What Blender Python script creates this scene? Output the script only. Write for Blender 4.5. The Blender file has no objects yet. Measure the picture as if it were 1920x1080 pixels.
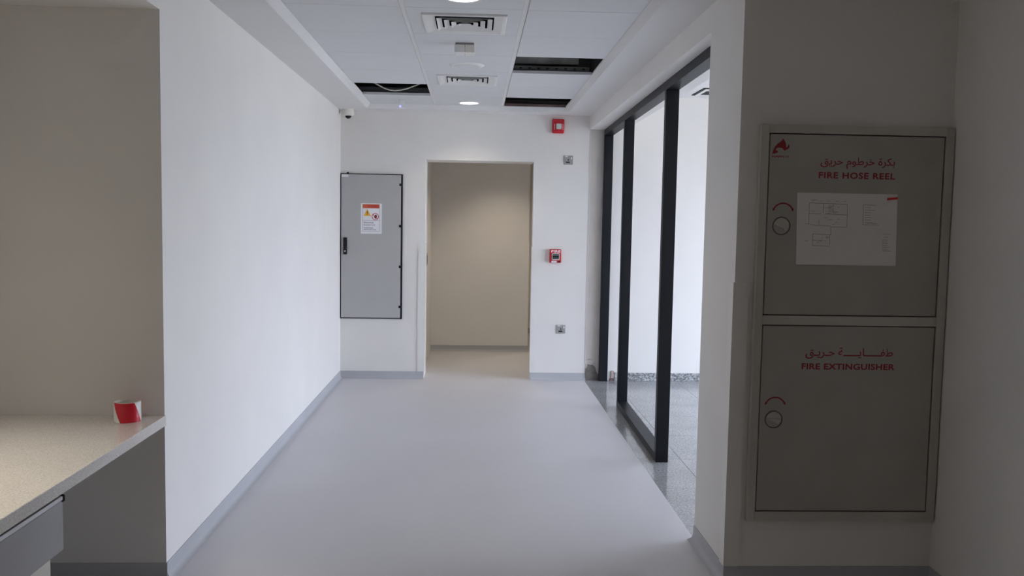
import bpy, bmesh, math, random
from mathutils import Matrix, Vector

random.seed(7)
SC = bpy.context.scene
COL = SC.collection

# ------------------------------------------------------------------ camera
F_PX, YAW, PITCH, ROLL, EYE = 1632.4, 0.0443, -0.0749, 0.0174, 1.45
def camera_axes():
    cy, sy = math.cos(YAW), math.sin(YAW)
    w = Vector((sy * math.cos(PITCH), cy * math.cos(PITCH), math.sin(PITCH)))
    r = Vector((cy, -sy, 0)); u = r.cross(w)
    c, s = math.cos(ROLL), math.sin(ROLL)
    return c * r + s * u, -s * r + c * u, w
cr, cu, cw = camera_axes()
cam_d = bpy.data.cameras.new('camera'); cam_d.sensor_width = 36.0
cam_d.lens = F_PX / 1920 * 36.0; cam_d.clip_start = 0.02; cam_d.clip_end = 200
cam = bpy.data.objects.new('camera', cam_d); COL.objects.link(cam)
M = Matrix.Identity(4)
for i in range(3):
    M[i][0], M[i][1], M[i][2] = cr[i], cu[i], -cw[i]
M[2][3] = EYE
cam.matrix_world = M
SC.camera = cam

# ------------------------------------------------------------------ sky, daylight, exposure
SKY_COLOUR, SKY_STRENGTH, EXPOSURE = (0.81, 0.87, 1.11), 15.0, 0.0
wd = bpy.data.worlds.new('overcast_sky'); SC.world = wd; wd.use_nodes = True
bg = wd.node_tree.nodes['Background']
bg.inputs['Color'].default_value = (*SKY_COLOUR, 1); bg.inputs['Strength'].default_value = SKY_STRENGTH
WIN_X, WIN_Y0, WIN_Y1, WIN_Z0, WIN_Z1 = 4.60, 4.55, 7.70, 0.06, 2.10
pl = bpy.data.lights.new('window_portal', 'AREA'); pl.shape = 'RECTANGLE'
pl.size = WIN_Z1 - WIN_Z0; pl.size_y = WIN_Y1 - WIN_Y0; pl.cycles.is_portal = True
po = bpy.data.objects.new('window_portal', pl); COL.objects.link(po)
po.location = (WIN_X + 0.16, (WIN_Y0 + WIN_Y1) / 2, (WIN_Z0 + WIN_Z1) / 2)
po.rotation_euler = (0, math.radians(90), 0)
sd_ = bpy.data.lights.new('sun', 'SUN'); sd_.energy = 16.0; sd_.color = (1.0, 0.96, 0.90); sd_.angle = math.radians(0.53)
so_ = bpy.data.objects.new('sun', sd_); COL.objects.link(so_)
so_.rotation_euler = (0, math.radians(-22), math.radians(10))      # high, from behind the building: lights the paving outside
SC.view_settings.view_transform = 'Standard'; SC.view_settings.look = 'None'
SC.view_settings.exposure = EXPOSURE; SC.view_settings.gamma = 1.0
SC.view_settings.use_curve_mapping = False
SC.cycles.max_bounces = 14; SC.cycles.diffuse_bounces = 8; SC.cycles.glossy_bounces = 4
SC.cycles.use_denoising = True

# ------------------------------------------------------------------ materials
MATS = {}
def mat(name, col, rough=0.6, metal=0.0, var=0.0, scale=8.0, bump=0.0, bscale=60.0, spec=0.5, emit=None, strength=0.0, dark=None):
    m = bpy.data.materials.new(name); m.use_nodes = True
    nt = m.node_tree; b = nt.nodes['Principled BSDF']
    b.inputs['Roughness'].default_value = rough; b.inputs['Metallic'].default_value = metal
    b.inputs['Specular IOR Level'].default_value = spec
    b.inputs['Base Color'].default_value = (*col, 1)
    tc = nt.nodes.new('ShaderNodeTexCoord')
    if var > 0:
        n = nt.nodes.new('ShaderNodeTexNoise'); n.inputs['Scale'].default_value = scale; n.inputs['Detail'].default_value = 4
        nt.links.new(tc.outputs['Object'], n.inputs['Vector'])
        r = nt.nodes.new('ShaderNodeValToRGB')
        lo = dark if dark else tuple(c * (1 - var) for c in col)
        r.color_ramp.elements[0].position = 0.3; r.color_ramp.elements[0].color = (*lo, 1)
        r.color_ramp.elements[1].position = 0.7; r.color_ramp.elements[1].color = (*col, 1)
        nt.links.new(n.outputs['Fac'], r.inputs['Fac']); nt.links.new(r.outputs['Color'], b.inputs['Base Color'])
    if bump > 0:
        n2 = nt.nodes.new('ShaderNodeTexNoise'); n2.inputs['Scale'].default_value = bscale; n2.inputs['Detail'].default_value = 3
        nt.links.new(tc.outputs['Object'], n2.inputs['Vector'])
        bp = nt.nodes.new('ShaderNodeBump'); bp.inputs['Strength'].default_value = bump; bp.inputs['Distance'].default_value = 0.002
        nt.links.new(n2.outputs['Fac'], bp.inputs['Height']); nt.links.new(bp.outputs['Normal'], b.inputs['Normal'])
    if emit:
        b.inputs['Emission Color'].default_value = (*emit, 1); b.inputs['Emission Strength'].default_value = strength
    MATS[name] = m
    return m

def speckle(name, base, dark, light, scale, rough, spec=0.5, lo=0.40, hi=0.62, cloud=(0.86, 1.08)):
    """fine salt and pepper stone"""
    m = mat(name, base, rough, spec=spec); nt = m.node_tree; b = nt.nodes['Principled BSDF']
    tc = nt.nodes.new('ShaderNodeTexCoord')
    n = nt.nodes.new('ShaderNodeTexNoise'); n.inputs['Scale'].default_value = scale; n.inputs['Detail'].default_value = 6; n.inputs['Roughness'].default_value = 0.75
    nt.links.new(tc.outputs['Object'], n.inputs['Vector'])
    r = nt.nodes.new('ShaderNodeValToRGB'); e = r.color_ramp.elements
    e[0].position = lo; e[0].color = (*dark, 1); e[1].position = hi; e[1].color = (*light, 1)
    k = e.new((lo + hi) / 2); k.color = (*base, 1)
    nt.links.new(n.outputs['Fac'], r.inputs['Fac'])
    n2 = nt.nodes.new('ShaderNodeTexNoise'); n2.inputs['Scale'].default_value = 5; n2.inputs['Detail'].default_value = 3
    nt.links.new(tc.outputs['Object'], n2.inputs['Vector'])
    mr = nt.nodes.new('ShaderNodeMapRange'); mr.inputs[1].default_value = 0.3; mr.inputs[2].default_value = 0.7
    mr.inputs[3].default_value = cloud[0]; mr.inputs[4].default_value = cloud[1]
    nt.links.new(n2.outputs['Fac'], mr.inputs[0])
    mx = nt.nodes.new('ShaderNodeMix'); mx.data_type = 'RGBA'; mx.blend_type = 'MULTIPLY'; mx.inputs['Factor'].default_value = 1
    nt.links.new(r.outputs['Color'], mx.inputs[6]); nt.links.new(mr.outputs[0], mx.inputs[7])
    nt.links.new(mx.outputs[2], b.inputs['Base Color'])
    return m

mat('paint', (0.80, 0.78, 0.75), 0.75, var=0.03, scale=3, bump=0.12, bscale=180, spec=0.25)
mat('ceiling_paint', (0.76, 0.75, 0.74), 0.8, var=0.02, scale=3, bump=0.05, spec=0.2)
mat('tile_white', (0.70, 0.705, 0.71), 0.65, var=0.02, scale=4, bump=0.04, bscale=300, spec=0.3)
mat('runner_white', (0.78, 0.77, 0.76), 0.5, var=0.02, spec=0.3)
mat('vinyl', (0.605, 0.595, 0.615), 0.42, var=0.05, scale=1.6, bump=0.03, bscale=400, spec=0.35)
mat('vinyl_cove', (0.47, 0.475, 0.495), 0.5, var=0.05, scale=4, spec=0.3)
speckle('granite', (0.34, 0.345, 0.35), (0.17, 0.175, 0.18), (0.52, 0.53, 0.54), 85, 0.14)
speckle('granite_skirting', (0.34, 0.35, 0.355), (0.09, 0.095, 0.10), (0.66, 0.67, 0.68), 60, 0.3)
mat('grout', (0.16, 0.16, 0.165), 0.9, var=0.1)
speckle('solid_surface', (0.68, 0.65, 0.60), (0.55, 0.52, 0.475), (0.78, 0.75, 0.71), 190, 0.09, cloud=(0.97, 1.02))
mat('anthracite', (0.006, 0.008, 0.012), 0.45, var=0.15, scale=20, bump=0.02, spec=0.28)
mat('panel_grey', (0.46, 0.455, 0.45), 0.5, var=0.03, bump=0.05, bscale=500)
mat('black', (0.012, 0.012, 0.014), 0.6, var=0.1, spec=0.3)
mat('stainless', (0.46, 0.44, 0.40), 0.46, metal=0.55, var=0.10, scale=5, bump=0.03, bscale=200)
mat('stainless_frame', (0.56, 0.54, 0.49), 0.42, metal=0.5, var=0.08, scale=7)
mat('chrome', (0.70, 0.70, 0.68), 0.25, metal=0.9, var=0.05)
mat('red_print', (0.31, 0.016, 0.024), 0.5, var=0.08)
mat('alarm_red', (0.55, 0.012, 0.025), 0.35, var=0.05)
mat('white_plastic', (0.80, 0.80, 0.78), 0.4, var=0.02)
mat('cream_plastic', (0.78, 0.76, 0.70), 0.45, var=0.02)
mat('guard_pvc', (0.79, 0.775, 0.735), 0.4, var=0.02, spec=0.4)
mat('paper', (0.80, 0.79, 0.77), 0.8, var=0.05, scale=12)
mat('ink', (0.26, 0.26, 0.27), 0.8, var=0.3, scale=60)
mat('pink_ink', (0.55, 0.30, 0.33), 0.8, var=0.2, scale=60)
mat('sign_white', (0.82, 0.82, 0.84), 0.45, var=0.02)
mat('sign_orange', (0.62, 0.13, 0.06), 0.5, var=0.04)
mat('sign_yellow', (0.80, 0.42, 0.05), 0.5, var=0.04)
mat('sign_blue_grey', (0.16, 0.18, 0.26), 0.6, var=0.1)
mat('white_print', (0.85, 0.85, 0.85), 0.5, var=0.02)
mat('steel_plate', (0.42, 0.41, 0.40), 0.4, metal=0.4, var=0.05)
mat('lens_glass', (0.62, 0.66, 0.64), 0.12, var=0.15, scale=200, spec=0.8)
mat('galvanised', (0.40, 0.42, 0.43), 0.45, metal=0.5, var=0.3, scale=14)
mat('foil', (0.72, 0.73, 0.70), 0.5, var=0.45, scale=9)
mat('dark_steel', (0.14, 0.15, 0.16), 0.5, metal=0.4, var=0.2, scale=10)
mat('brown_steel', (0.20, 0.13, 0.12), 0.6, var=0.3, scale=12)
mat('raw_concrete', (0.22, 0.20, 0.18), 0.95, var=0.35, scale=25, bump=0.6, bscale=80)
mat('strip_beige', (0.60, 0.565, 0.53), 0.9, var=0.08, scale=6, bump=0.2, spec=0.2)  # darker and warmer than the wall paint
mat('raw_plaster', (0.58, 0.46, 0.43), 0.95, var=0.3, scale=40, bump=0.4)
mat('slab_concrete', (0.13, 0.13, 0.125), 0.95, var=0.3, scale=4)  # slab overhead; also colours the dark liners added in the ceiling void
mat('cable_white', (0.72, 0.70, 0.62), 0.5, var=0.05)
mat('drawer_grey', (0.36, 0.36, 0.365), 0.5, var=0.03)
mat('carcass_cream', (0.74, 0.71, 0.62), 0.5, var=0.04)
mat('aluminium', (0.62, 0.62, 0.63), 0.3, metal=0.8, var=0.05)
mat('blue_led', (0.1, 0.1, 0.5), 0.4, emit=(0.2, 0.2, 1.0), strength=3.0)
mat('lamp_lens', (0.9, 0.9, 0.88), 0.5, emit=(1.0, 0.98, 0.92), strength=3.2)
mat('warm_lens', (0.9, 0.88, 0.8), 0.5, emit=(1.0, 0.86, 0.62), strength=3.0)
mat('ground_paving', (0.45, 0.43, 0.40), 0.9, var=0.1)
mat('red_tape', (0.70, 0.03, 0.03), 0.5, var=0.05)
g = mat('window_glass', (1, 1, 1), 0.0); nt = g.node_tree
tr = nt.nodes.new('ShaderNodeBsdfTransparent'); tr.inputs['Color'].default_value = (0.94, 0.96, 0.95, 1)
gl = nt.nodes.new('ShaderNodeBsdfGlossy'); gl.inputs['Roughness'].default_value = 0.02
ms = nt.nodes.new('ShaderNodeMixShader'); ms.inputs[0].default_value = 0.06
nt.links.new(tr.outputs[0], ms.inputs[1]); nt.links.new(gl.outputs[0], ms.inputs[2])
nt.links.new(ms.outputs[0], nt.nodes['Material Output'].inputs['Surface'])

# barrier tape: broad slanting red bands on white, printed round the roll
bt = mat('barrier_tape', (0.8, 0.8, 0.78), 0.3); nt = bt.node_tree; b = nt.nodes['Principled BSDF']
tc = nt.nodes.new('ShaderNodeTexCoord'); sx = nt.nodes.new('ShaderNodeSeparateXYZ'); nt.links.new(tc.outputs['Object'], sx.inputs[0])
def math_node(op, a, bb=None, v=None):
    n = nt.nodes.new('ShaderNodeMath'); n.operation = op; nt.links.new(a, n.inputs[0])
    if bb is not None: nt.links.new(bb, n.inputs[1])
    elif v is not None: n.inputs[1].default_value = v
    return n.outputs[0]
ang = math_node('ARCTAN2', sx.outputs['X'], math_node('MULTIPLY', sx.outputs['Y'], v=-1.0))
tw = math_node('ADD', ang, math_node('MULTIPLY', sx.outputs['Z'], v=9.5))
ph = math_node('FRACT', math_node('ADD', math_node('DIVIDE', tw, v=2 * math.pi / 2), v=0.065))
st = math_node('LESS_THAN', ph, v=0.58)
mx = nt.nodes.new('ShaderNodeMix'); mx.data_type = 'RGBA'
mx.inputs[6].default_value = (0.80, 0.79, 0.74, 1); mx.inputs[7].default_value = (0.62, 0.012, 0.03, 1)
nt.links.new(st, mx.inputs['Factor']); nt.links.new(mx.outputs[2], b.inputs['Base Color'])

# ------------------------------------------------------------------ mesh helpers
ORG = {}
class MB:
    """collects shapes in world coordinates; build() links them as one mesh object"""
    def __init__(s): s.v, s.f = [], []
    def add(s, vs, fs):
        o = len(s.v); s.v += [tuple(v) for v in vs]; s.f += [tuple(i + o for i in f) for f in fs]; return s
    def box(s, x0, x1, y0, y1, z0, z1):
        return s.add([(x0,y0,z0),(x1,y0,z0),(x1,y1,z0),(x0,y1,z0),(x0,y0,z1),(x1,y0,z1),(x1,y1,z1),(x0,y1,z1)],
                     [(0,3,2,1),(4,5,6,7),(0,1,5,4),(1,2,6,5),(2,3,7,6),(3,0,4,7)])
    def bbox(s, x0, x1, y0, y1, z0, z1, r=0.004, seg=2):
        bm = bmesh.new(); bmesh.ops.create_cube(bm, size=1)
        bmesh.ops.scale(bm, vec=(x1-x0, y1-y0, z1-z0), verts=bm.verts)
        bmesh.ops.translate(bm, vec=((x0+x1)/2, (y0+y1)/2, (z0+z1)/2), verts=bm.verts)
        bmesh.ops.bevel(bm, geom=bm.edges[:], offset=r, segments=seg, affect='EDGES', profile=0.5)
        bm.verts.index_update()
        s.add([v.co[:] for v in bm.verts], [[v.index for v in f.verts] for f in bm.faces]); bm.free(); return s
    def prism(s, poly, axis, a, b):
        """polygon in the two other axes (cyclic order), extruded along axis from a to b"""
        n = len(poly)
        def P(p, t):
            if axis == 'x': return (t, p[0], p[1])
            if axis == 'y': return (p[0], t, p[1])
            return (p[0], p[1], t)
        vs = [P(p, a) for p in poly] + [P(p, b) for p in poly]
        fs = [tuple(range(n))[::-1], tuple(range(n, 2*n))] + [(i, (i+1) % n, n+(i+1) % n, n+i) for i in range(n)]
        return s.add(vs, fs)
    def lathe(s, prof, c, axis='z', n=32, flip=1):
        """prof: (radius, height) pairs; closed by caps where radius is 0"""
        vs, fs = [], []
        k = len(prof)
        for i in range(n):
            a = 2*math.pi*i/n
            for r, h in prof:
                p, q = r*math.cos(a), r*math.sin(a)
                if axis == 'z': vs.append((c[0]+p, c[1]+q, c[2]+h*flip))
                elif axis == 'y': vs.append((c[0]+p, c[1]+h*flip, c[2]+q))
                else: vs.append((c[0]+h*flip, c[1]+p, c[2]+q))
        for i in range(n):
            j = (i+1) % n
            for t in range(k-1):
                fs.append((i*k+t, j*k+t, j*k+t+1, i*k+t+1))
        return s.add(vs, fs)
    def tube(s, pts, r, n=8):
        pts = [Vector(p) for p in pts]; vs, fs = [], []
        for i, p in enumerate(pts):
            d = (pts[min(i+1, len(pts)-1)] - pts[max(i-1, 0)]).normalized()
            a = d.cross(Vector((0, 0, 1)));
            if a.length < 1e-3: a = d.cross(Vector((0, 1, 0)))
            a.normalize(); b2 = d.cross(a)
            for k in range(n):
                t = 2*math.pi*k/n; vs.append(p + a*(r*math.cos(t)) + b2*(r*math.sin(t)))
        for i in range(len(pts)-1):
            for k in range(n):
                fs.append((i*n+k, i*n+(k+1) % n, (i+1)*n+(k+1) % n, (i+1)*n+k))
        fs.append(tuple(range(n))[::-1]); fs.append(tuple((len(pts)-1)*n+k for k in range(n)))
        return s.add(vs, fs)
    def build(s, name, m, parent=None, origin=None, smooth=False):
        if parent is not None: o0 = ORG[parent.name]
        elif origin is not None: o0 = Vector(origin)
        else: o0 = Vector((0, 0, 0))
        me = bpy.data.meshes.new(name)
        me.from_pydata([tuple(Vector(v) - o0) for v in s.v], [], s.f)
        bm = bmesh.new(); bm.from_mesh(me)
        bmesh.ops.remove_doubles(bm, verts=bm.verts, dist=1e-6)
        bmesh.ops.recalc_face_normals(bm, faces=bm.faces); bm.to_mesh(me); bm.free()
        me.materials.append(MATS[m])
        if smooth:
            for p in me.polygons: p.use_smooth = True
            try: me.set_sharp_from_angle(angle=math.radians(35))
            except Exception: pass
        ob = bpy.data.objects.new(name, me); COL.objects.link(ob)
        if parent is not None: ob.parent = parent
        else: ob.location = o0
        ORG[ob.name] = o0
        return ob

def tag(o, label, cat, group=None):
    o['label'] = label; o['category'] = cat
    if group: o['group'] = group
    return o
def thing(name, loc, label, cat, group=None):
    o = bpy.data.objects.new(name, None); COL.objects.link(o); o.location = loc; o.empty_display_size = 0.05
    ORG[o.name] = Vector(loc)
    return tag(o, label, cat, group)
def struct(o): o['kind'] = 'structure'; return o

_text_cache = {}
def text_into(mb, body, x0, x1, z0, z1, y, depth=0.0006, bold=0.0, space=1.0, res=3):
    """lettering facing -y, fitted into a rectangle of the wall plane y"""
    c = bpy.data.curves.new('lettering', 'FONT'); c.body = body; c.offset = bold; c.space_character = space; c.resolution_u = res
    o = bpy.data.objects.new('lettering', c); COL.objects.link(o)
    dg = bpy.context.evaluated_depsgraph_get(); me = o.evaluated_get(dg).to_mesh()
    vs = [v.co.copy() for v in me.vertices]; fs = [tuple(p.vertices) for p in me.polygons]
    o.evaluated_get(dg).to_mesh_clear(); bpy.data.objects.remove(o); bpy.data.curves.remove(c)
    ax, bx = min(v.x for v in vs), max(v.x for v in vs); ay, by = min(v.y for v in vs), max(v.y for v in vs)
    mb.add([(x0 + (v.x-ax)/(bx-ax)*(x1-x0), y - depth, z0 + (v.y-ay)/(by-ay)*(z1-z0)) for v in vs], fs)
    return mb

# ------------------------------------------------------------------ the setting
XL, XR, D = -1.213, 1.039, 7.978
ZS, ZT, ZTOP = 2.429, 2.465, 3.10
YN, YP1, YP2 = 3.45, 3.417, 3.904
XRW, YREAR = 1.893, -1.6
ZB, ZROOM = 2.308, 2.614
DX0, DX1, DZ = -0.449, 0.535, 2.006
DT = 8.32                                        # far side of the back wall

DJ = D + 0.12                                     # the wall right of the doorway is thinner
# floors
fl = MB(); fl.box(-2.05, XR, YREAR, D, -0.12, 0).box(XR, XRW, YREAR, YP1, -0.12, 0)
fl.box(DX0, DX1, D, DT, -0.12, 0).box(DX1, 2.4, DJ, DT, -0.12, 0).box(-0.60, 2.4, DT, 12.0, -0.12, 0)
struct(fl.build('floor', 'vinyl'))
gb = MB().box(XR, WIN_X, YP2, D, -0.12, -0.004); gfl = struct(gb.build('floor_granite', 'grout'))
xs = [XR, 1.301] + [1.301 + 0.6*k for k in range(1, 9)] + [WIN_X]
xs = [x for x in xs if x <= WIN_X]
ys = [YP2, 4.075] + [4.075 + 0.6*k for k in range(1, 7)] + [D]
for i in range(len(xs)-1):
    for j in range(len(ys)-1):
        if xs[i+1]-xs[i] < 0.01: continue
        e = 0.0012
        x0, x1 = xs[i] + (e if i else 0), xs[i+1]-e
        MB().box(x0, x1, ys[j]+e, ys[j+1]-e, -0.004, 0.0).build('granite_tile', 'granite', gfl)

# walls
w = MB().box(XL-0.15, XL, YN, D, 0, ZTOP).box(XL-0.15, XL, YREAR, YN, 2.239, ZTOP)
wall_left = struct(w.build('wall_left', 'paint'))
MB().box(XL+0.0005, XL+0.006, YREAR, D-0.007, 2.555, ZTOP).build('void_dark_liner', 'slab_concrete', wall_left)  # dark sheet added so the void above the ceiling stays black
struct(MB().box(-2.15, XL-0.15, YN, YN+0.15, 0, ZTOP).build('wall_niche', 'paint'))
struct(MB().box(-2.15, -2.05, YREAR, YN, 0, ZTOP).build('wall_niche_back', 'paint'))
struct(MB().box(-2.05, XL-0.15, YREAR, YN, 2.239, 2.30).build('ceiling_niche', 'ceiling_paint'))
w = MB().box(XL-0.15, DX0, D, DT, 0, ZTOP).box(DX1, WIN_X, D, DJ, 0, ZTOP).box(DX0, DX1, D, DT, DZ, ZTOP)
wall_back = struct(w.build('wall_back', 'paint'))
MB().box(XL, XR, D-0.006, D-0.0005, 2.555, ZTOP).build('void_dark_liner', 'slab_concrete', wall_back)  # added dark liner, hides the pale wall behind the lifted-out tiles
struct(MB().box(XR, WIN_X, YP1, YP2, 0, ZTOP).build('wall_pier', 'paint'))
beam = struct(MB().box(XR, 1.36, YP2, D, ZB, ZTOP).build('trim_beam', 'paint'))
MB().box(XR-0.006, XR-0.0005, YP2, D-0.007, 2.555, ZTOP).build('void_dark_liner', 'slab_concrete', beam)  # added dark liner, blackens the beam side inside the ceiling void
struct(MB().box(XRW, XRW+0.15, YREAR, YP1, 0, ZTOP).build('wall_right', 'paint'))
struct(MB().box(-2.15, XRW+0.15, YREAR-0.15, YREAR, 0, ZTOP).build('wall_rear', 'paint'))
# lobby beyond the doorway
struct(MB().box(-0.62, -0.475, DT, 9.73, 0, 2.6).build('wall_lobby_left', 'paint'))
struct(MB().box(-0.62, 0.610, 9.73, 9.88, 0, 2.6).build('wall_lobby', 'paint'))
struct(MB().box(-0.62, 2.4, 11.4, 11.55, 0, 2.6).build('wall_passage', 'paint'))
struct(MB().box(2.25, 2.4, DJ, 11.4, 0, 2.6).build('wall_lobby_right', 'paint'))
struct(MB().box(-0.62, -0.5, 9.88, 11.4, 0, 2.6).build('wall_passage_left', 'paint'))
struct(MB().box(-0.62, 2.4, DT, 11.55, 2.45, 2.6).box(DX1, 2.4, DJ, DT, 2.45, 2.6).build('ceiling_lobby', 'ceiling_paint'))

# window wall of the bright room
T = 0.25
w = MB().box(WIN_X, WIN_X+T, YP1, WIN_Y0, 0, ZTOP).box(WIN_X, WIN_X+T, WIN_Y1, DT, 0, ZTOP)
w.box(WIN_X, WIN_X+T, WIN_Y0, WIN_Y1, 0, WIN_Z0).box(WIN_X, WIN_X+T, WIN_Y0, WIN_Y1, WIN_Z1, ZTOP)
struct(w.build('wall_window', 'paint'))
wf = MB()
for y in (WIN_Y0, (2*WIN_Y0+WIN_Y1)/3-0.025, (WIN_Y0+2*WIN_Y1)/3-0.025, WIN_Y1-0.05):
    wf.box(WIN_X+0.08, WIN_X+0.14, y, y+0.05, WIN_Z0, WIN_Z1)
for z in (WIN_Z0, WIN_Z1-0.05):
    wf.box(WIN_X+0.08, WIN_X+0.14, WIN_Y0+0.05, WIN_Y1-0.05, z, z+0.05)
win = struct(wf.build('window_1', 'white_plastic'))
for k in range(3):
    y0 = WIN_Y0 + (WIN_Y1-WIN_Y0)*k/3 + 0.026; y1 = WIN_Y0 + (WIN_Y1-WIN_Y0)*(k+1)/3 - 0.026
    MB().box(WIN_X+0.106, WIN_X+0.112, y0, y1, WIN_Z0+0.05, WIN_Z1-0.05).build('pane', 'window_glass', win)
struct(MB().box(WIN_X+T, 60, -40, 50, -0.3, -0.15).build('ground', 'ground_paving'))

# ceilings: dropped border round a tiled tray
YT0, YT1 = -1.03, 7.755
c = MB()
c.prism([(XL, ZS), (-0.955, ZS), (-0.919, ZT), (-0.919, ZT+0.012), (-0.99, 2.50), (XL, 2.55)], 'y', YT0, D)
c.prism([(XR, ZS), (XR, 2.55), (0.86, 2.50), (0.787, ZT+0.012), (0.787, ZT), (0.818, ZS)], 'y', YT0, D)
c.prism([(D, ZS), (D, 2.55), (YT1+0.05, 2.50), (YT1-0.022, ZT+0.012), (YT1-0.022, ZT), (YT1, ZS)], 'x', -0.955, 0.818)
c.box(XL, XRW, YREAR, YT0, ZS, 2.55).box(XR, XRW, YT0, YP1, ZS, 2.55)
ceil = struct(c.build('ceiling', 'ceiling_paint'))
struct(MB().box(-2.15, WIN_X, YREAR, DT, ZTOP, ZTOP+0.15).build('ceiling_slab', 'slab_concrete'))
struct(MB().box(1.36, WIN_X, YP2, D, ZROOM, ZROOM+0.05).build('ceiling_room', 'ceiling_paint'))

RX1, RX2, RW = -0.357, 0.230, 0.012
for x in (RX1, RX2):
    MB().box(x-RW, x+RW, YT0, YT1-0.022, ZT+0.004, ZT+0.03).build('grid_runner', 'runner_white', ceil)
cols = [(-0.919, RX1-RW), (RX1+RW, RX2-RW), (RX2+RW, 0.787)]
rows = [7.770 - 0.587*k for k in range(16)]
VENT_C = [(-0.0635, 4.565), (-0.0635, 6.345)]
VH = 0.180
for k in range(15):
    y1, y0 = min(rows[k], YT1-0.022), rows[k+1]
    for ci, (x0, x1) in enumerate(cols):
        if (ci == 0 and k == 1) or (ci == 2 and k in (0, 3)): continue          # lifted-out tiles
        e = 0.0016
        vent = [v for v in VENT_C if y0 < v[1] < y1 and ci == 1]
        mb = MB()
        if vent:
            cx, cy = vent[0]
            mb.box(x0+e, cx-VH, y0+e, y1-e, ZT, ZT+0.02).box(cx+VH, x1-e, y0+e, y1-e, ZT, ZT+0.02)
            mb.box(cx-VH, cx+VH, y0+e, cy-VH, ZT, ZT+0.02).box(cx-VH, cx+VH, cy+VH, y1-e, ZT, ZT+0.02)
        else:
            mb.box(x0+e, x1-e, y0+e, y1-e, ZT, ZT+0.02)
        mb.build('ceiling_tile', 'tile_white', ceil)

# coved skirting
def cove(name, a, b, n, m='vinyl_cove', h=0.068, ext=(0, 0)):
    """skirting along the floor from a to b, n = direction into the room"""
    prof = [(0.0, 0.0), (0.0, h), (0.004, h), (0.005, 0.028)]
    for k in range(1, 6):
        t = k/5*math.pi/2
        prof.append((0.005 + 0.027*(1-math.cos(t)), 0.028*(1-math.sin(t)) + 0.001))
    prof.append((0.032, 0.0))
    vs = []
    for P in (a, b):
        for o, z in prof: vs.append((P[0]+n[0]*o, P[1]+n[1]*o, z))
    k = len(prof)
    fs = [(i, (i+1) % k, k+(i+1) % k, k+i) for i in range(k)] + [tuple(range(k))[::-1], tuple(range(k, 2*k))]
    return struct(MB().add(vs, fs).build(name, m, smooth=True))
cove('baseboard_left', (XL, YN), (XL, D), (1, 0))
cove('baseboard_niche', (-2.05, YN), (XL+0.005, YN), (0, -1))
cove('baseboard_back_left', (XL, D), (DX0, D), (0, -1))
cove('baseboard_back_right', (DX1, D), (1.050, D), (0, -1))
cove('baseboard_pier', (XR, YP1-0.005), (XR, YP2), (-1, 0))
cove('baseboard_alcove', (XR-0.005, YP1), (XRW, YP1), (0, -1))
cove('baseboard_right', (XRW, YREAR), (XRW, YP1), (-1, 0))
cove('baseboard_lobby', (-0.475, 9.73), (0.615, 9.73), (0, -1))
cove('baseboard_passage', (-0.5, 11.4), (2.25, 11.4), (0, -1))
struct(MB().bbox(1.320, WIN_X, D-0.016, D, 0.0, 0.076, 0.002, 1).build('baseboard_room', 'granite_skirting'))

# corner guards
def guard(name, x, y, sx, sy, z0, z1, wd=0.055, t=0.007):
    """L-shaped strip on a convex corner at (x, y): one leg on the y-face going sx, one on the x-face going sy"""
    p = [(x - sx*t, y - sy*t), (x + sx*wd, y - sy*t), (x + sx*wd, y), (x, y), (x, y + sy*wd), (x - sx*t, y + sy*wd)]
    return struct(MB().prism(p, 'z', z0, z1).build(name, 'guard_pvc'))
guard('trim_pier_guard', XR, YP1, 1, 1, 0.069, 1.228)
guard('trim_door_guard_left', DX0, D, -1, 1, 0.069, 1.248, 0.060)
guard('trim_door_guard_right', DX1, D, 1, 1, 0.069, 1.232, 0.050)
guard('trim_lobby_guard', 0.610, 9.73, -1, 1, 0.069, 1.242, 0.045)
struct(MB().box(1.043, 1.047, D-0.004, D, 0.16, 2.30).build('trim_corner_bead', 'guard_pvc'))

MB().box(1.047, 1.192, D-0.003, D, 0.0, ZB).build('beige_strip', 'strip_beige', wall_back)  # darker beige strip of wall between bead and far post
# broken patches at the foot of the wall beside the steel frame
patch = [(1.052, 0.0), (1.048, 0.06), (1.051, 0.108), (1.066, 0.118), (1.070, 0.152), (1.095, 0.146), (1.118, 0.142), (1.136, 0.128),
         (1.143, 0.112), (1.149, 0.086), (1.160, 0.070), (1.178, 0.052), (1.186, 0.040), (1.188, 0.0)]
MB().prism(patch, 'y', D-0.010, D-0.001).build('exposed_render', 'raw_concrete', wall_back)
for (px, pz) in ((1.083, 0.170), (1.096, 0.193), (1.122, 0.161), (1.078, 0.196)):
    q = [(px + 0.008*random.uniform(.6, 1.3)*math.cos(a), pz + 0.005*random.uniform(.6, 1.3)*math.sin(a)) for a in [k*math.pi/3.5 for k in range(7)]]
    MB().prism(q, 'y', D-0.003, D-0.0005).build('plaster_chip', 'raw_concrete', wall_back)
MB().prism([(1.288, 0.022), (1.291, 0.088), (1.300, 0.094), (1.316, 0.092), (1.320, 0.022)], 'y', D-0.010, D-0.001).build('exposed_render', 'raw_plaster', wall_back)
MB().prism([(1.276, 0.0), (1.279, 0.018), (1.291, 0.024), (1.318, 0.022), (1.320, 0.0)], 'y', D-0.012, D-0.001).build('exposed_render', 'brown_steel', wall_back)

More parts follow.
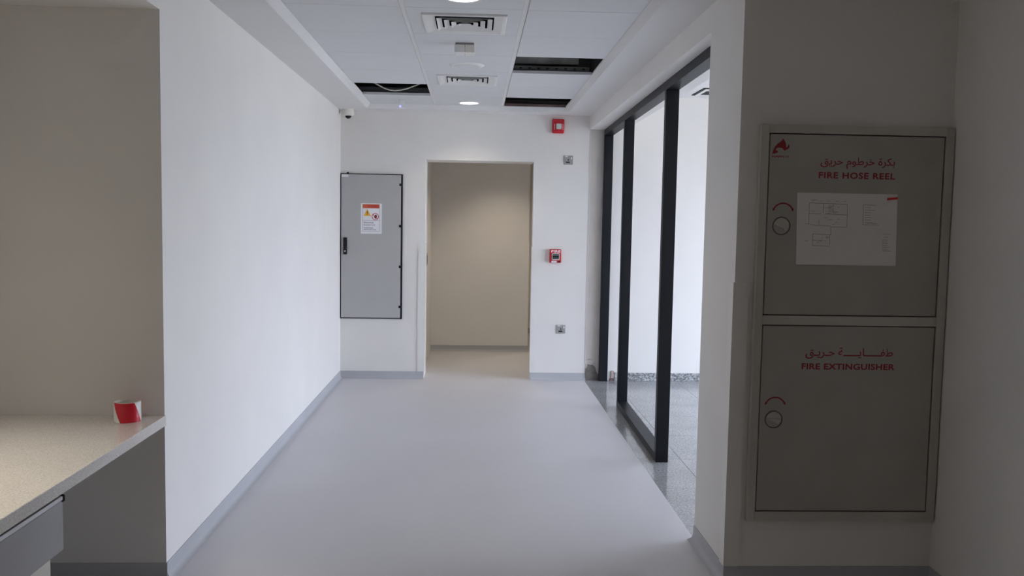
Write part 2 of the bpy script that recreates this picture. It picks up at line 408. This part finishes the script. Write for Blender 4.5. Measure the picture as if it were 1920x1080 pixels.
# ------------------------------------------------------------------ steel glazing frame
fr = thing('glazing_frame', (1.16, 6.0, 0), 'dark grey steel partition frame with three posts between corridor and bright room', 'partition frame')
def fx(y): return 1.129 + (y-5.2)*0.0155
PW = 0.078
for y in (5.20, 6.78, 7.925):
    x = fx(y); top = ZB - 0.052
    MB().bbox(x, x+PW, y, y+0.05, 0.0 if y != 7.925 else 0.0, top, 0.003, 2).build('post', 'anthracite', fr)
def rail(name, y0, y1, z0, z1):
    vs = []
    for y in (y0, y1):
        x = fx(y); vs += [(x, y, z0), (x+PW, y, z0), (x+PW, y, z1), (x, y, z1)]
    MB().add(vs, [(0,1,2,3), (7,6,5,4), (0,4,5,1), (1,5,6,2), (2,6,7,3), (3,7,4,0)]).build(name, 'anthracite', fr)
rail('head_rail', YP2, D, ZB-0.052, ZB)
rail('bottom_rail', 5.25, 6.78, 0.0, 0.05)

# ------------------------------------------------------------------ fire cabinet in the alcove
YF = YP1 - 0.030
cab = thing('fire_cabinet', (1.5, YP1, 0.265), 'brushed steel two-door cabinet marked fire hose reel and fire extinguisher', 'fire cabinet')
f_ = MB()
f_.bbox(1.112, 1.147, YF, YP1, 0.265, 1.852, 0.003).bbox(1.852, 1.888, YF, YP1, 0.265, 1.852, 0.003)
f_.box(1.146, 1.853, YF, YP1, 1.818, 1.851).box(1.146, 1.853, YF, YP1, 1.064, 1.101).box(1.146, 1.853, YF, YP1, 0.266, 0.305)
f_.build('frame', 'stainless_frame', cab, smooth=False)
MB().box(1.147, 1.852, YP1-0.012, YP1-0.002, 0.305, 1.818).build('back_plate', 'black', cab)
YD = YF + 0.003
LET = {'bkrh': '\uFE93\uFEAE\uFEDC\uFE91', 'khrtwm': '\uFEE1\uFEEE\uFEC3\uFEAE\uFEA7', 'hryq': '\uFED6\uFEF3\uFEAE\uFEA3'}
for (z0, z1, kz, upper) in ((1.1045, 1.8145, 1.4555, True), (0.3085, 1.0605, 0.6825, False)):
    dr = MB().bbox(1.1505, 1.8485, YD, YD+0.016, z0, z1, 0.002, 1).build('door', 'stainless', cab)
    # quarter-turn cup latch
    kx = 1.208
    k = MB().lathe([(0.0325, 0.0), (0.0330, 0.003), (0.0345, 0.004), (0.0355, 0.003), (0.0360, 0.0)], (kx, YD, kz), 'y', 40, -1)
    k.build('latch_ring', 'dark_steel', dr, smooth=True)
    cup = [(kx + 0.030*math.cos(a), kz + 0.030*math.sin(a)) for a in [math.pi + j*math.pi/16 for j in range(17)]]
    MB().prism(cup, 'y', YD-0.0012, YD).build('latch_cup', 'stainless', dr)
    cap = [(kx + 0.030*math.cos(a), kz + 0.004 + 0.026*math.sin(a)) for a in [j*math.pi/16 for j in range(17)]]
    MB().prism(cap, 'y', YD-0.0035, YD).build('latch_face', 'stainless_frame', dr)
    MB().prism([(kx-0.027, kz+0.006), (kx+0.027, kz+0.002), (kx+0.024, kz-0.008), (kx+0.016, kz-0.020), (kx+0.004, kz-0.009), (kx-0.020, kz-0.001)],
               'y', YD-0.007, YD-0.0012).build('latch_lever', 'stainless_frame', dr)
    # curved turning arrow
    ar = MB(); R1, R2, cz = 0.0455, 0.0405, kz + 0.048
    pts = [math.radians(28 + j*124/20) for j in range(21)]
    R0 = 0.0440
    outer = [(1.212 + R0*math.cos(a), cz + (R0)*math.sin(a)) for a in pts]
    inner = [(1.212 + (R0-0.0055)*math.cos(a), cz + (R0-0.0055)*math.sin(a)) for a in pts]
    vs = [(p[0], YD-0.0006, p[1]) for p in outer + inner]; n_ = len(outer)
    ar.add(vs, [(j, j+1, n_+j+1, n_+j) for j in range(n_-1)])
    for a, sgn in ((pts[0], -1), (pts[-1], 1)):
        px, pz = 1.212 + (R0-0.00275)*math.cos(a), cz + (R0-0.00275)*math.sin(a)
        t = Vector((-math.sin(a)*sgn, math.cos(a)*sgn)); nn = Vector((math.cos(a), math.sin(a)))
        tri = [(px + nn.x*0.006, pz + nn.y*0.006), (px - nn.x*0.006, pz - nn.y*0.006), (px + t.x*0.011, pz + t.y*0.011)]
        ar.add([(q[0], YD-0.0006, q[1]) for q in tri], [(0, 1, 2)])
    ar.build('turning_arrow', 'red_print', dr)
    tx = MB()
    if upper:
        text_into(tx, LET['hryq'] + ' ' + LET['khrtwm'] + ' ' + LET['bkrh'], 1.354, 1.652, 1.683, 1.729, YD, bold=0.010)
        text_into(tx, 'FIRE HOSE REEL', 1.349, 1.655, 1.645, 1.670, YD, bold=0.028, space=1.12)
        tx.build('lettering', 'red_print', dr)
        em = MB()
        def pix(u, v): return (1.150 + (u-270)/13.5*0.002215, 1.816 - (v-165)/13.5*0.002215)
        body = [(335, 655), (345, 600), (375, 520), (400, 475), (450, 410), (520, 365), (560, 325), (578, 285), (610, 315), (635, 365), (655, 420),
                (662, 470), (668, 500), (690, 480), (712, 440), (722, 410), (735, 440), (742, 480), (725, 515), (690, 535), (660, 550), (630, 570),
                (605, 555), (590, 525), (550, 507), (500, 500), (450, 512), (415, 535), (410, 555), (440, 575), (485, 603), (440, 628), (390, 640)]
        me_pts = [pix(*q) for q in body]
        em.prism(me_pts, 'y', YD-0.0007, YD-0.0001)
        a, b2 = pix(335, 735), pix(740, 685)
        text_into(em, 'NAFFCO', a[0], b2[0], a[1], b2[1], YD, bold=0.03)
        em.build('emblem', 'red_print', dr)
    else:
        text_into(tx, LET['hryq'].replace('\uFED6\uFEF3', '\uFED6\u0640\uFEF3').replace('\uFEAE\uFEA3', '\uFEAE\u0640\uFEA3') + ' \uFE94' + '\u0640'*5 + '\uFEF3\uFE8E' + '\u0640'*5 + '\uFED4\uFEC3', 1.327, 1.682, 0.929, 0.975, YD, bold=0.010)
        text_into(tx, 'FIRE EXTINGUISHER', 1.313, 1.692, 0.886, 0.911, YD, bold=0.028, space=1.05)
        tx.build('lettering', 'red_print', dr)

# sheet of drawing taped to the cabinet door
pp = thing('drawing_sheet', (1.47, YD-0.001, 1.305), 'white printed plan sheet taped to the upper steel cabinet door', 'paper')
sh = MB(); NX, NZ = 16, 10
def sheet(u, v):
    x = 1.2715 + (1.674-1.2715)*u - 0.006*v; z = 1.305 + 0.2825*v
    return (x, YD - 0.0012 - 0.003*abs(math.sin(3.1*u+0.5))*(0.4+0.6*(1-v)), z)
vs = [sheet(i/NX, j/NZ) for j in range(NZ+1) for i in range(NX+1)]
vs += [(q[0], q[1]+0.0004, q[2]) for q in vs]
o_ = (NX+1)*(NZ+1); fs = []
for j in range(NZ):
    for i in range(NX):
        a = j*(NX+1)+i; fs += [(a, a+1, a+NX+2, a+NX+1), (o_+a, o_+a+NX+1, o_+a+NX+2, o_+a+1)]
for i in range(NX): fs += [(i, o_+i, o_+i+1, i+1), (NZ*(NX+1)+i, NZ*(NX+1)+i+1, o_+NZ*(NX+1)+i+1, o_+NZ*(NX+1)+i)]
for j in range(NZ): fs += [(j*(NX+1), (j+1)*(NX+1), o_+(j+1)*(NX+1), o_+j*(NX+1)), (j*(NX+1)+NX, o_+j*(NX+1)+NX, o_+(j+1)*(NX+1)+NX, (j+1)*(NX+1)+NX)]
sh.add(vs, fs).build('sheet', 'paper', pp, smooth=True)
def ink_line(mb, u0, v0, u1, v1, t=0.0015):
    n = max(1, int(math.hypot((u1-u0)*0.4, (v1-v0)*0.28)/0.02))
    for k in range(n):
        a = sheet(u0+(u1-u0)*k/n, v0+(v1-v0)*k/n); b3 = sheet(u0+(u1-u0)*(k+1)/n, v0+(v1-v0)*(k+1)/n)
        d = Vector((b3[0]-a[0], 0, b3[2]-a[2])); d.normalize(); nx_, nz_ = -d.z*t/2, d.x*t/2
        mb.add([(a[0]+nx_, a[1]-0.0004, a[2]+nz_), (a[0]-nx_, a[1]-0.0004, a[2]-nz_), (b3[0]-nx_, b3[1]-0.0004, b3[2]-nz_), (b3[0]+nx_, b3[1]-0.0004, b3[2]+nz_)], [(0, 1, 2, 3)])
ik = MB()
for L in ((.12,.86,.50,.85), (.12,.86,.12,.56), (.12,.56,.34,.54), (.12,.71,.24,.71), (.29,.71,.50,.70), (.50,.85,.50,.53), (.34,.53,.50,.53), (.26,.86,.26,.72),
          (.36,.86,.36,.72), (.34,.53,.34,.42), (.16,.43,.34,.42), (.16,.43,.16,.27), (.16,.27,.33,.26), (.33,.42,.33,.28), (.16,.34,.26,.34), (.22,.63,.22,.56),
          (.66,.85,.66,.57), (.66,.85,.79,.84), (.66,.57,.82,.57)): ink_line(ik, *L)
for k in range(14): u_ = random.uniform(.13, .46); v_ = random.uniform(.56, .84); ink_line(ik, u_, v_, u_ + random.uniform(.01, .05), v_, 0.0012)
for k in range(8): u_ = random.uniform(.17, .30); v_ = random.uniform(.28, .42); ink_line(ik, u_, v_, u_ + random.uniform(.01, .04), v_, 0.0012)
for k in range(7): ink_line(ik, .68, .81-.035*k, .68 + random.uniform(.05, .13), .81-.035*k, 0.0012)
for k in range(7): ink_line(ik, .86, .36-.025*k, .86 + random.uniform(.05, .10), .36-.025*k, 0.0015)
for k in range(6): ink_line(ik, .31, .82-.02*k, .31 + random.uniform(.03, .07), .82-.02*k, 0.0013)
ik.build('printed_plan', 'ink', pp)['kind'] = 'stuff'
pk = MB()
for k in range(5): ink_line(pk, .14+.08*k, .89, .17+.08*k, .89, 0.0012)
for L in ((.085,.76,.10,.76), (.085,.57,.115,.57), (.30,.63,.36,.63), (.08,.33,.12,.33), (.70,.59,.80,.59), (.87,.44,.94,.44), (.87,.40,.92,.40), (.15,.90,.20,.90)): ink_line(pk, *L)
pk.build('pink_notes', 'pink_ink', pp)['kind'] = 'stuff'
MB().prism([(1.625, 1.5635), (1.667, 1.568), (1.6675, 1.577), (1.6255, 1.5725)], 'y', YD-0.0062, YD-0.0050).build('tape_strip', 'red_tape', pp)['label'] = 'short strip of red tape on the top corner'

# ------------------------------------------------------------------ electrical panel on the back wall
ep = thing('electrical_panel', (-0.93, D, 0.553), 'tall grey electrical panel with black latch and warning label', 'electrical panel')
PX0, PX1, PZ0, PZ1 = -1.2125, -0.652, 0.553, 1.868
MB().box(PX0, PX1, D-0.012, D, PZ0, PZ1).build('frame', 'black', ep)
pd = MB().bbox(PX0+0.009, PX1-0.016, D-0.030, D-0.012, PZ0+0.010, PZ1-0.008, 0.003).build('door', 'panel_grey', ep)
MB().bbox(-1.182, -1.148, D-0.048, D-0.030, 1.138, 1.292, 0.006).build('latch', 'black', pd)
MB().lathe([(0.0, 0.004), (0.007, 0.004), (0.008, 0.0)], (-1.165, D-0.048, 1.168), 'y', 16, -1).build('key_cylinder', 'chrome', pd)
for z in (1.773, 1.401, 1.032, 0.665):
    h = MB().bbox(-0.682, -0.656, D-0.036, D-0.012, z-0.012, z+0.012, 0.003); h.build('hinge', 'black', ep)
MB().box(-1.198, -1.140, D-0.0315, D-0.030, 1.835, 1.856).build('maker_plate', 'sign_white', pd)
MB().lathe([(0.0, 0.012), (0.008, 0.012), (0.009, 0.0)], (-1.146, D-0.018, PZ1), 'z', 16).build('top_screw', 'black', ep)
# warning label
LX0, LX1, LZ0, LZ1, LY = -1.026, -0.838, 1.328, 1.602, D-0.0315
wl = MB().box(LX0, LX1, LY, D-0.030, LZ0, LZ1).build('warning_label', 'sign_white', ep)
def lp(u, v): return (LX0 + (u-225)/(770-225)*(LX1-LX0), LZ1 - (v-165)/(935-165)*(LZ1-LZ0))
a, b2 = lp(268, 292), lp(710, 188)
MB().box(a[0], b2[0], LY-0.0006, LY, a[1], b2[1]).build('header_band', 'sign_orange', wl)
t = MB(); q0, q1 = lp(395, 275), lp(690, 205); text_into(t, 'WARNING', q0[0], q1[0], q0[1], q1[1], LY-0.0006, bold=0.01); t.build('header_text', 'alarm_red', wl)
MB().prism([lp(388, 305), lp(298, 487), lp(488, 487)], 'y', LY-0.0006, LY).build('hazard_triangle', 'sign_yellow', wl)
t = MB(); q0, q1 = lp(383, 462), lp(402, 362); t.box(q0[0], q1[0], LY-0.0010, LY-0.0006, q0[1]+0.010, q1[1]); t.box(q0[0], q1[0], LY-0.0010, LY-0.0006, q0[1], q0[1]+0.006)
t.build('exclamation_mark', 'black', wl)
cx, cz = lp(600, 500); rr = 0.0315
t = MB()
for r_, R_ in ((rr-0.0055, rr),):
    n = 32; vs = []
    for k in range(n):
        a = 2*math.pi*k/n; vs += [(cx+R_*math.cos(a), LY-0.0006, cz+R_*math.sin(a)), (cx+r_*math.cos(a), LY-0.0006, cz+r_*math.sin(a))]
    t.add(vs, [(2*k, 2*((k+1) % n), 2*((k+1) % n)+1, 2*k+1) for k in range(n)])
d = 0.7071*(rr-0.004); e = 0.0022
t.add([(cx-d-e, LY-0.0011, cz+d-e), (cx-d+e, LY-0.0011, cz+d+e), (cx+d+e, LY-0.0011, cz-d+e), (cx+d-e, LY-0.0011, cz-d-e)], [(0, 1, 2, 3)])
t.build('prohibition_ring', 'alarm_red', wl)
hd = MB().prism([(cx-0.004, cz-0.016), (cx+0.010, cz-0.016), (cx+0.013, cz-0.004), (cx+0.014, cz+0.008), (cx+0.009, cz+0.018), (cx+0.004, cz+0.019), (cx-0.001, cz+0.014),
                 (cx-0.003, cz+0.004), (cx-0.011, cz+0.004), (cx-0.008, cz-0.006)], 'y', LY-0.0008, LY)
hd.build('hand_symbol', 'black', wl)
t = MB()
for (txt, u0, u1, v0, v1) in (('Electrical', 300, 552, 670, 632), ('Equipment', 300, 598, 735, 692), ('Authorized', 300, 540, 805, 765), ('Personnel Only', 300, 632, 852, 818)):
    q0, q1 = lp(u0, v0), lp(u1, v1); text_into(t, txt, q0[0], q1[0], q0[1], q1[1], LY, bold=0.015)
t.build('label_text', 'sign_blue_grey', wl)
t = MB()
for (u0, u1, v0, v1) in ((268, 274, 875, 292), (704, 710, 875, 292), (268, 710, 880, 874), (268, 710, 602, 597)):
    q0, q1 = lp(u0, v0), lp(u1, v1); t.box(q0[0], q1[0], LY-0.0004, LY, q0[1], q1[1])
t.build('label_border', 'sign_blue_grey', wl)

# ------------------------------------------------------------------ small devices on the back wall
sd = thing('alarm_sounder', (0.746, D, 2.264), 'red wall alarm sounder with clear strobe just under the ceiling', 'alarm sounder')
MB().bbox(0.693, 0.801, D-0.045, D, 2.264, 2.392, 0.010, 3).build('housing', 'alarm_red', sd, smooth=True)
MB().bbox(0.700, 0.794, D-0.052, D-0.040, 2.276, 2.380, 0.006, 2).build('cover', 'alarm_red', sd, smooth=True)
MB().bbox(0.724, 0.774, D-0.070, D-0.050, 2.298, 2.350, 0.010, 3).build('strobe_lens', 'lens_glass', sd, smooth=True)
t = MB()
for k in range(4):
    for x in (0.707, 0.783): t.box(x, x+0.006, D-0.0528, D-0.0515, 2.297+k*0.013, 2.305+k*0.013)
t.build('side_lettering', 'white_print', sd)['kind'] = 'stuff'
cp = thing('fire_call_point', (0.745, D, 1.088), 'red manual fire call point with FIRE in white letters', 'call point')
MB().bbox(0.692, 0.798, D-0.040, D, 1.090, 1.214, 0.006, 2).build('housing', 'alarm_red', cp, smooth=True)
t = MB(); text_into(t, 'FIRE', 0.706, 0.790, 1.184, 1.206, D-0.040, bold=0.03, space=1.1); t.build('lettering', 'white_print', cp)
MB().bbox(0.711, 0.783, D-0.0425, D-0.039, 1.116, 1.178, 0.006, 2).build('window_surround', 'cream_plastic', cp)
MB().bbox(0.717, 0.777, D-0.0445, D-0.0415, 1.123, 1.171, 0.003, 2).build('pull_window', 'dark_steel', cp)
MB().bbox(0.719, 0.775, D-0.050, D-0.044, 1.140, 1.154, 0.003, 2).build('pull_bar', 'black', cp)
MB().box(0.708, 0.757, D-0.0412, D-0.039, 1.092, 1.108).build('paper_label', 'sign_white', cp)
MB().lathe([(0.0, 0.004), (0.008, 0.004), (0.009, 0.0)], (0.779, D-0.040, 1.102), 'y', 16, -1).build('key_lock', 'black', cp)

def outlet(x0, x1, z0, z1, label):
    o = thing('power_outlet', ((x0+x1)/2, D, z0), label, 'outlet', 'steel single outlets on the back wall')
    MB().bbox(x0, x1, D-0.009, D, z0, z1, 0.003, 2).build('face_plate', 'steel_plate', o)
    w_, h_ = x1-x0, z1-z0; y = D-0.0098
    MB().box(x0+w_*.43, x0+w_*.53, y, D-0.008, z0+h_*.42, z0+h_*.62).build('earth_slot', 'black', o)
    MB().box(x0+w_*.22, x0+w_*.64, y, D-0.008, z0+h_*.19, z0+h_*.33).build('pin_slots', 'black', o)
    MB().bbox(x0+w_*.74, x0+w_*.88, D-0.014, D-0.008, z0+h_*.58, z0+h_*.84, 0.002, 1).build('rocker_switch', 'white_plastic', o)
    MB().box(x0+w_*.12, x0+w_*.42, y, D-0.008, z0+h_*.86, z0+h_*.95).build('label_strip', 'sign_white', o)
outlet(0.806, 0.890, 1.986, 2.068, 'small steel outlet high on the back wall below the red sounder')
outlet(0.771, 0.855, 0.436, 0.515, 'small steel outlet low on the back wall near the floor')

# dome camera in the corner
cc = thing('dome_camera', (-1.134, 7.885, ZS-0.10), 'white dome security camera in the far left ceiling corner', 'camera')
MB().lathe([(0.0, 0.0), (0.052, 0.0), (0.053, -0.045), (0.047, -0.055), (0.036, -0.058), (0.0, -0.058)], (-1.134, 7.885, ZS), 'z', 32).build('body', 'cream_plastic', cc, smooth=True)
MB().lathe([(0.027, -0.056)] + [(0.027*math.cos(a), -0.056-0.027*math.sin(a)) for a in [k*math.pi/2/8 for k in range(1, 9)]], (-1.134, 7.885, ZS), 'z', 24).build('dome', 'black', cc, smooth=True)

# cable coil on the lobby wall
co = MB()
co.tube([(-0.468 + 0.003*math.sin(k), 8.62 + 0.065*math.cos(k*math.pi/10), 1.07 + 0.065*math.sin(k*math.pi/10)) for k in range(61)], 0.0045, 6)
tag(co.build('cable_coil', 'dark_steel', origin=(-0.470, 8.62, 1.0), smooth=True), 'small loop of grey cable hung inside the doorway', 'cable')

# ------------------------------------------------------------------ ceiling fittings
def downlight(x, y, z, label, r=0.088, m='lamp_lens', power=15.0, colour=(1.0, 0.87, 0.68), angle=125, group='recessed round downlights'):
    o = thing('downlight', (x, y, z-0.02), label, 'light', group)
    MB().lathe([(r*0.86, 0.0), (r*0.88, -0.006), (r, -0.008), (r+0.010, -0.004), (r+0.012, 0.0)], (x, y, z), 'z', 40).build('trim_ring', 'white_plastic', o, smooth=True)
    MB().lathe([(0.0, -0.006), (r*0.87, -0.005), (r*0.87, 0.0)], (x, y, z), 'z', 40).build('lens', m, o, smooth=True)
    ld = bpy.data.lights.new('lamp', 'SPOT'); ld.energy = power; ld.color = colour; ld.spot_size = math.radians(angle); ld.spot_blend = 0.8; ld.shadow_soft_size = 0.07
    lo = bpy.data.objects.new('lamp', ld); COL.objects.link(lo); lo.parent = o; lo.location = (0, 0, 0.005)
    return o
downlight(-0.067, 4.03, ZT, 'glowing round downlight at the top edge, nearest the camera')
downlight(-0.060, 7.535, ZT, 'glowing round downlight close above the far doorway')
downlight(-0.067, 0.525, ZT, 'round downlight overhead near the camera, above the frame')

def diffuser(name, cx, cy, z, half, label, group, n=4, core='black'):
    o = thing(name, (cx, cy, z-0.016), label, 'air vent', group)
    fl_ = MB(); a0, a1 = half, half*0.70
    def ring(mb, ha, za, hb, zb, t=0.003):
        """sloped square ring from half-size ha at za to hb at zb with thickness t"""
        vs = []
        for h, zz in ((ha, za), (hb, zb), (hb, zb+t), (ha, za+t)):
            vs += [(cx-h, cy-h, zz), (cx+h, cy-h, zz), (cx+h, cy+h, zz), (cx-h, cy+h, zz)]
        fs = []
        for L in range(4):
            M2 = (L+1) % 4
            for k in range(4): fs.append((L*4+k, L*4+(k+1) % 4, M2*4+(k+1) % 4, M2*4+k))
        mb.add(vs, fs)
    ring(fl_, a0, z-0.002, a0-0.004, z-0.009, 0.0015); ring(fl_, a0-0.004, z-0.009, half*0.90, z-0.010, 0.0015); ring(fl_, half*0.90, z-0.010, a1, z+0.001, 0.0015)
    fl_.build('flange', 'white_plastic', o)
    for k in range(n):
        h1 = half*(0.66-0.17*k)
        m_ = MB(); ring(m_, h1, z-0.010, max(h1-0.024, 0.006), z+0.003, 0.0012); m_.build('louvre', 'white_plastic', o)
    MB().box(cx-half*0.83, cx+half*0.83, cy-half*0.83, cy+half*0.83, z+0.050, z+0.058).build('core', core, o)
    bxs = MB(); q = half*0.83
    bxs.box(cx-q, cx-q+0.004, cy-q, cy+q, z+0.001, z+0.050).box(cx+q-0.004, cx+q, cy-q, cy+q, z+0.001, z+0.050).box(cx-q+0.004, cx+q-0.004, cy-q, cy-q+0.004, z+0.001, z+0.050).box(cx-q+0.004, cx+q-0.004, cy+q-0.004, cy+q, z+0.001, z+0.050)
    bxs.build('plenum_box', core, o)
    return o
diffuser('air_diffuser', *VENT_C[0], ZT, 0.212, 'square white air diffuser nearer the camera, beside the top downlight', 'square ceiling diffusers')
diffuser('air_diffuser', *VENT_C[1], ZT, 0.212, 'square white air diffuser farther away, behind the round ceiling speaker', 'square ceiling diffusers')
rd = thing('room_diffuser', (2.13, 7.60, ZROOM-0.012), 'ceiling diffuser with dark slots in the bright side room', 'air vent')
MB().box(1.920, 2.340, 7.39, 7.81, ZROOM-0.004, ZROOM).build('slot_plate', 'black', rd)
MB().box(1.945, 2.315, 7.415, 7.785, ZROOM-0.010, ZROOM-0.004).build('inner_panel', 'white_plastic', rd)
MB().box(1.975, 2.285, 7.50, 7.70, ZROOM-0.012, ZROOM-0.010).build('core', 'black', rd)

sp = thing('ceiling_speaker', (-0.064, 5.76, ZT-0.012), 'flat round white ceiling speaker between the two diffusers', 'speaker')
MB().lathe([(0.0, -0.011), (0.09, -0.011), (0.102, -0.008), (0.114, -0.001), (0.115, 0.0)], (-0.064, 5.76, ZT), 'z', 48).build('rim', 'white_plastic', sp, smooth=True)
MB().lathe([(0.0, -0.0135), (0.082, -0.0135), (0.085, -0.011)], (-0.064, 5.76, ZT), 'z', 40).build('grille', 'tile_white', sp, smooth=True)
bx = thing('ceiling_sensor_box', (-0.069, 5.09, ZT-0.055), 'small white rectangular box fixed to the ceiling behind the near diffuser', 'sensor')
MB().bbox(-0.122, -0.016, 5.045, 5.125, ZT-0.012, ZT, 0.002, 1).build('shadow_gap_base', 'steel_plate', bx)  # narrower base, darker tone stands in for the shadow gap above the covers
MB().bbox(-0.127, -0.070, 5.035, 5.130, ZT-0.056, ZT-0.012, 0.004, 2).build('cover', 'white_plastic', bx)
MB().bbox(-0.069, -0.012, 5.035, 5.130, ZT-0.056, ZT-0.012, 0.004, 2).build('cover', 'cream_plastic', bx)
ls = thing('led_sensor', (-0.625, 7.46, ZT-0.07), 'small white ceiling sensor with a blue light near the far wall', 'sensor')
MB().bbox(-0.648, -0.602, 7.435, 7.485, ZT-0.070, ZT, 0.006, 2).build('body', 'white_plastic', ls)
MB().lathe([(0.0, 0.004), (0.007, 0.003), (0.009, 0.0)], (-0.636, 7.435, ZT-0.058), 'y', 16, -1).build('blue_light', 'blue_led', ls)

# what shows through the lifted-out tiles
cb = MB().tube([(-0.93, 6.9, 2.60), (-0.86, 6.9, 2.553), (-0.782, 6.9, 2.509), (-0.72, 6.9, 2.478), (-0.68, 6.9, 2.464), (-0.634, 6.9, 2.458), (-0.59, 6.9, 2.462),
                (-0.54, 6.9, 2.475), (-0.489, 6.9, 2.496), (-0.428, 6.9, 2.520), (-0.36, 6.9, 2.553), (-0.30, 6.9, 2.60)], 0.0052, 8)
tag(cb.build('hanging_cable', 'cable_white', origin=(-0.63, 6.9, 2.45), smooth=True), 'white cable sagging in the left ceiling opening', 'cable')
ch = MB().box(-1.0, 0.1, 7.21, 7.23, 2.486, 2.530).box(-1.0, 0.1, 7.23, 7.26, 2.486, 2.489)
tag(ch.build('ceiling_channel', 'dark_steel', origin=(-0.5, 7.22, 2.486)), 'dark steel channel inside the left ceiling opening', 'channel')
ct = thing('cable_tray', (0.5, 6.05, 2.486), 'perforated grey cable tray seen through the nearer right ceiling opening', 'cable tray')
MB().box(0.20, 0.775, 6.045, 6.048, 2.487, 2.522).box(0.20, 0.775, 6.048, 6.20, 2.487, 2.490).build('tray', 'galvanised', ct)
for k in range(8):
    x = 0.29 + k*0.062
    MB().box(x, x+0.020, 6.0435, 6.0452, 2.505, 2.511).build('slot', 'black', ct)
    MB().box(x+0.006, x+0.012, 6.0435, 6.0452, 2.498, 2.502).build('slot', 'black', ct)
du = MB().box(0.19, 0.700, 6.11, 6.60, 2.548, 2.90); du.box(0.19, 0.705, 6.095, 6.11, 2.546, 2.60)
tag(du.build('air_duct', 'foil', origin=(0.4, 6.5, 2.546)), 'galvanised air duct above the nearer right ceiling opening', 'duct')
pp2 = MB().box(0.25, 0.785, 7.715, 7.722, 2.468, 2.490)
tag(pp2.build('ceiling_bracket', 'brown_steel', origin=(0.5, 7.72, 2.468)), 'brown steel edge inside the ceiling opening nearest the far wall', 'bracket')

# ------------------------------------------------------------------ desk niche on the left
CT0, CT1, CXF = 0.626, 0.667, -1.206
tag(MB().bbox(-2.048, CXF, -1.2, YN-0.002, CT0, CT1, 0.003, 2).build('worktop', 'solid_surface', origin=(-1.6, 1.2, CT0)),
    'speckled beige stone worktop in the left niche', 'worktop')
pe = thing('drawer_pedestal', (-1.5, 2.2, 0.0), 'grey-fronted drawer unit under the beige worktop', 'drawer unit')
MB().bbox(-1.80, -1.250, 1.75, 2.588, 0.0, 0.600, 0.003, 1).build('carcass', 'carcass_cream', pe)
MB().box(-1.80, -1.252, 1.75, 2.588, 0.600, CT0).build('top_packer', 'carcass_cream', pe)
dd = MB().bbox(-1.250, -1.216, 1.75, 2.602, 0.448, 0.603, 0.006, 3).build('drawer', 'drawer_grey', pe)
MB().bbox(-1.246, -1.211, 1.75, 2.590, 0.604, 0.617, 0.002, 1).build('grip_profile', 'aluminium', dd)
MB().bbox(-1.247, -1.208, 2.589, 2.600, 0.598, 0.620, 0.003, 1).build('end_cap', 'black', dd)
tp = thing('barrier_tape_roll', (-1.318, 3.352, CT1), 'roll of red and white barrier tape on the beige worktop', 'tape')
T0 = (-1.318, 3.352, CT1)
MB().lathe([(0.0425, 0.0005), (0.048, 0.0005), (0.0485, 0.001), (0.0485, 0.074), (0.048, 0.0745), (0.0425, 0.0745)], T0, 'z', 48).build('tape_winding', 'barrier_tape', tp, smooth=True)
MB().lathe([(0.0425, 0.0), (0.0425, 0.075), (0.0395, 0.075), (0.0395, 0.0), (0.0425, 0.0)], T0, 'z', 48).build('core', 'cream_plastic', tp, smooth=True)

# lamps that the picture shows only by their light
downlight(-1.62, 2.30, 2.239, 'recessed downlight over the beige worktop, above the frame', m='warm_lens', power=90, colour=(1.0, 0.91, 0.78), angle=84, group=None)
downlight(0.30, 9.02, 2.45, 'warm downlight in the lobby beyond the doorway', m='warm_lens', power=55, colour=(1.0, 0.86, 0.66), angle=105, group=None)
downlight(1.45, 10.5, 2.45, 'warm downlight in the passage behind the lobby wall', m='warm_lens', power=40, colour=(1.0, 0.86, 0.66), angle=130, group=None)
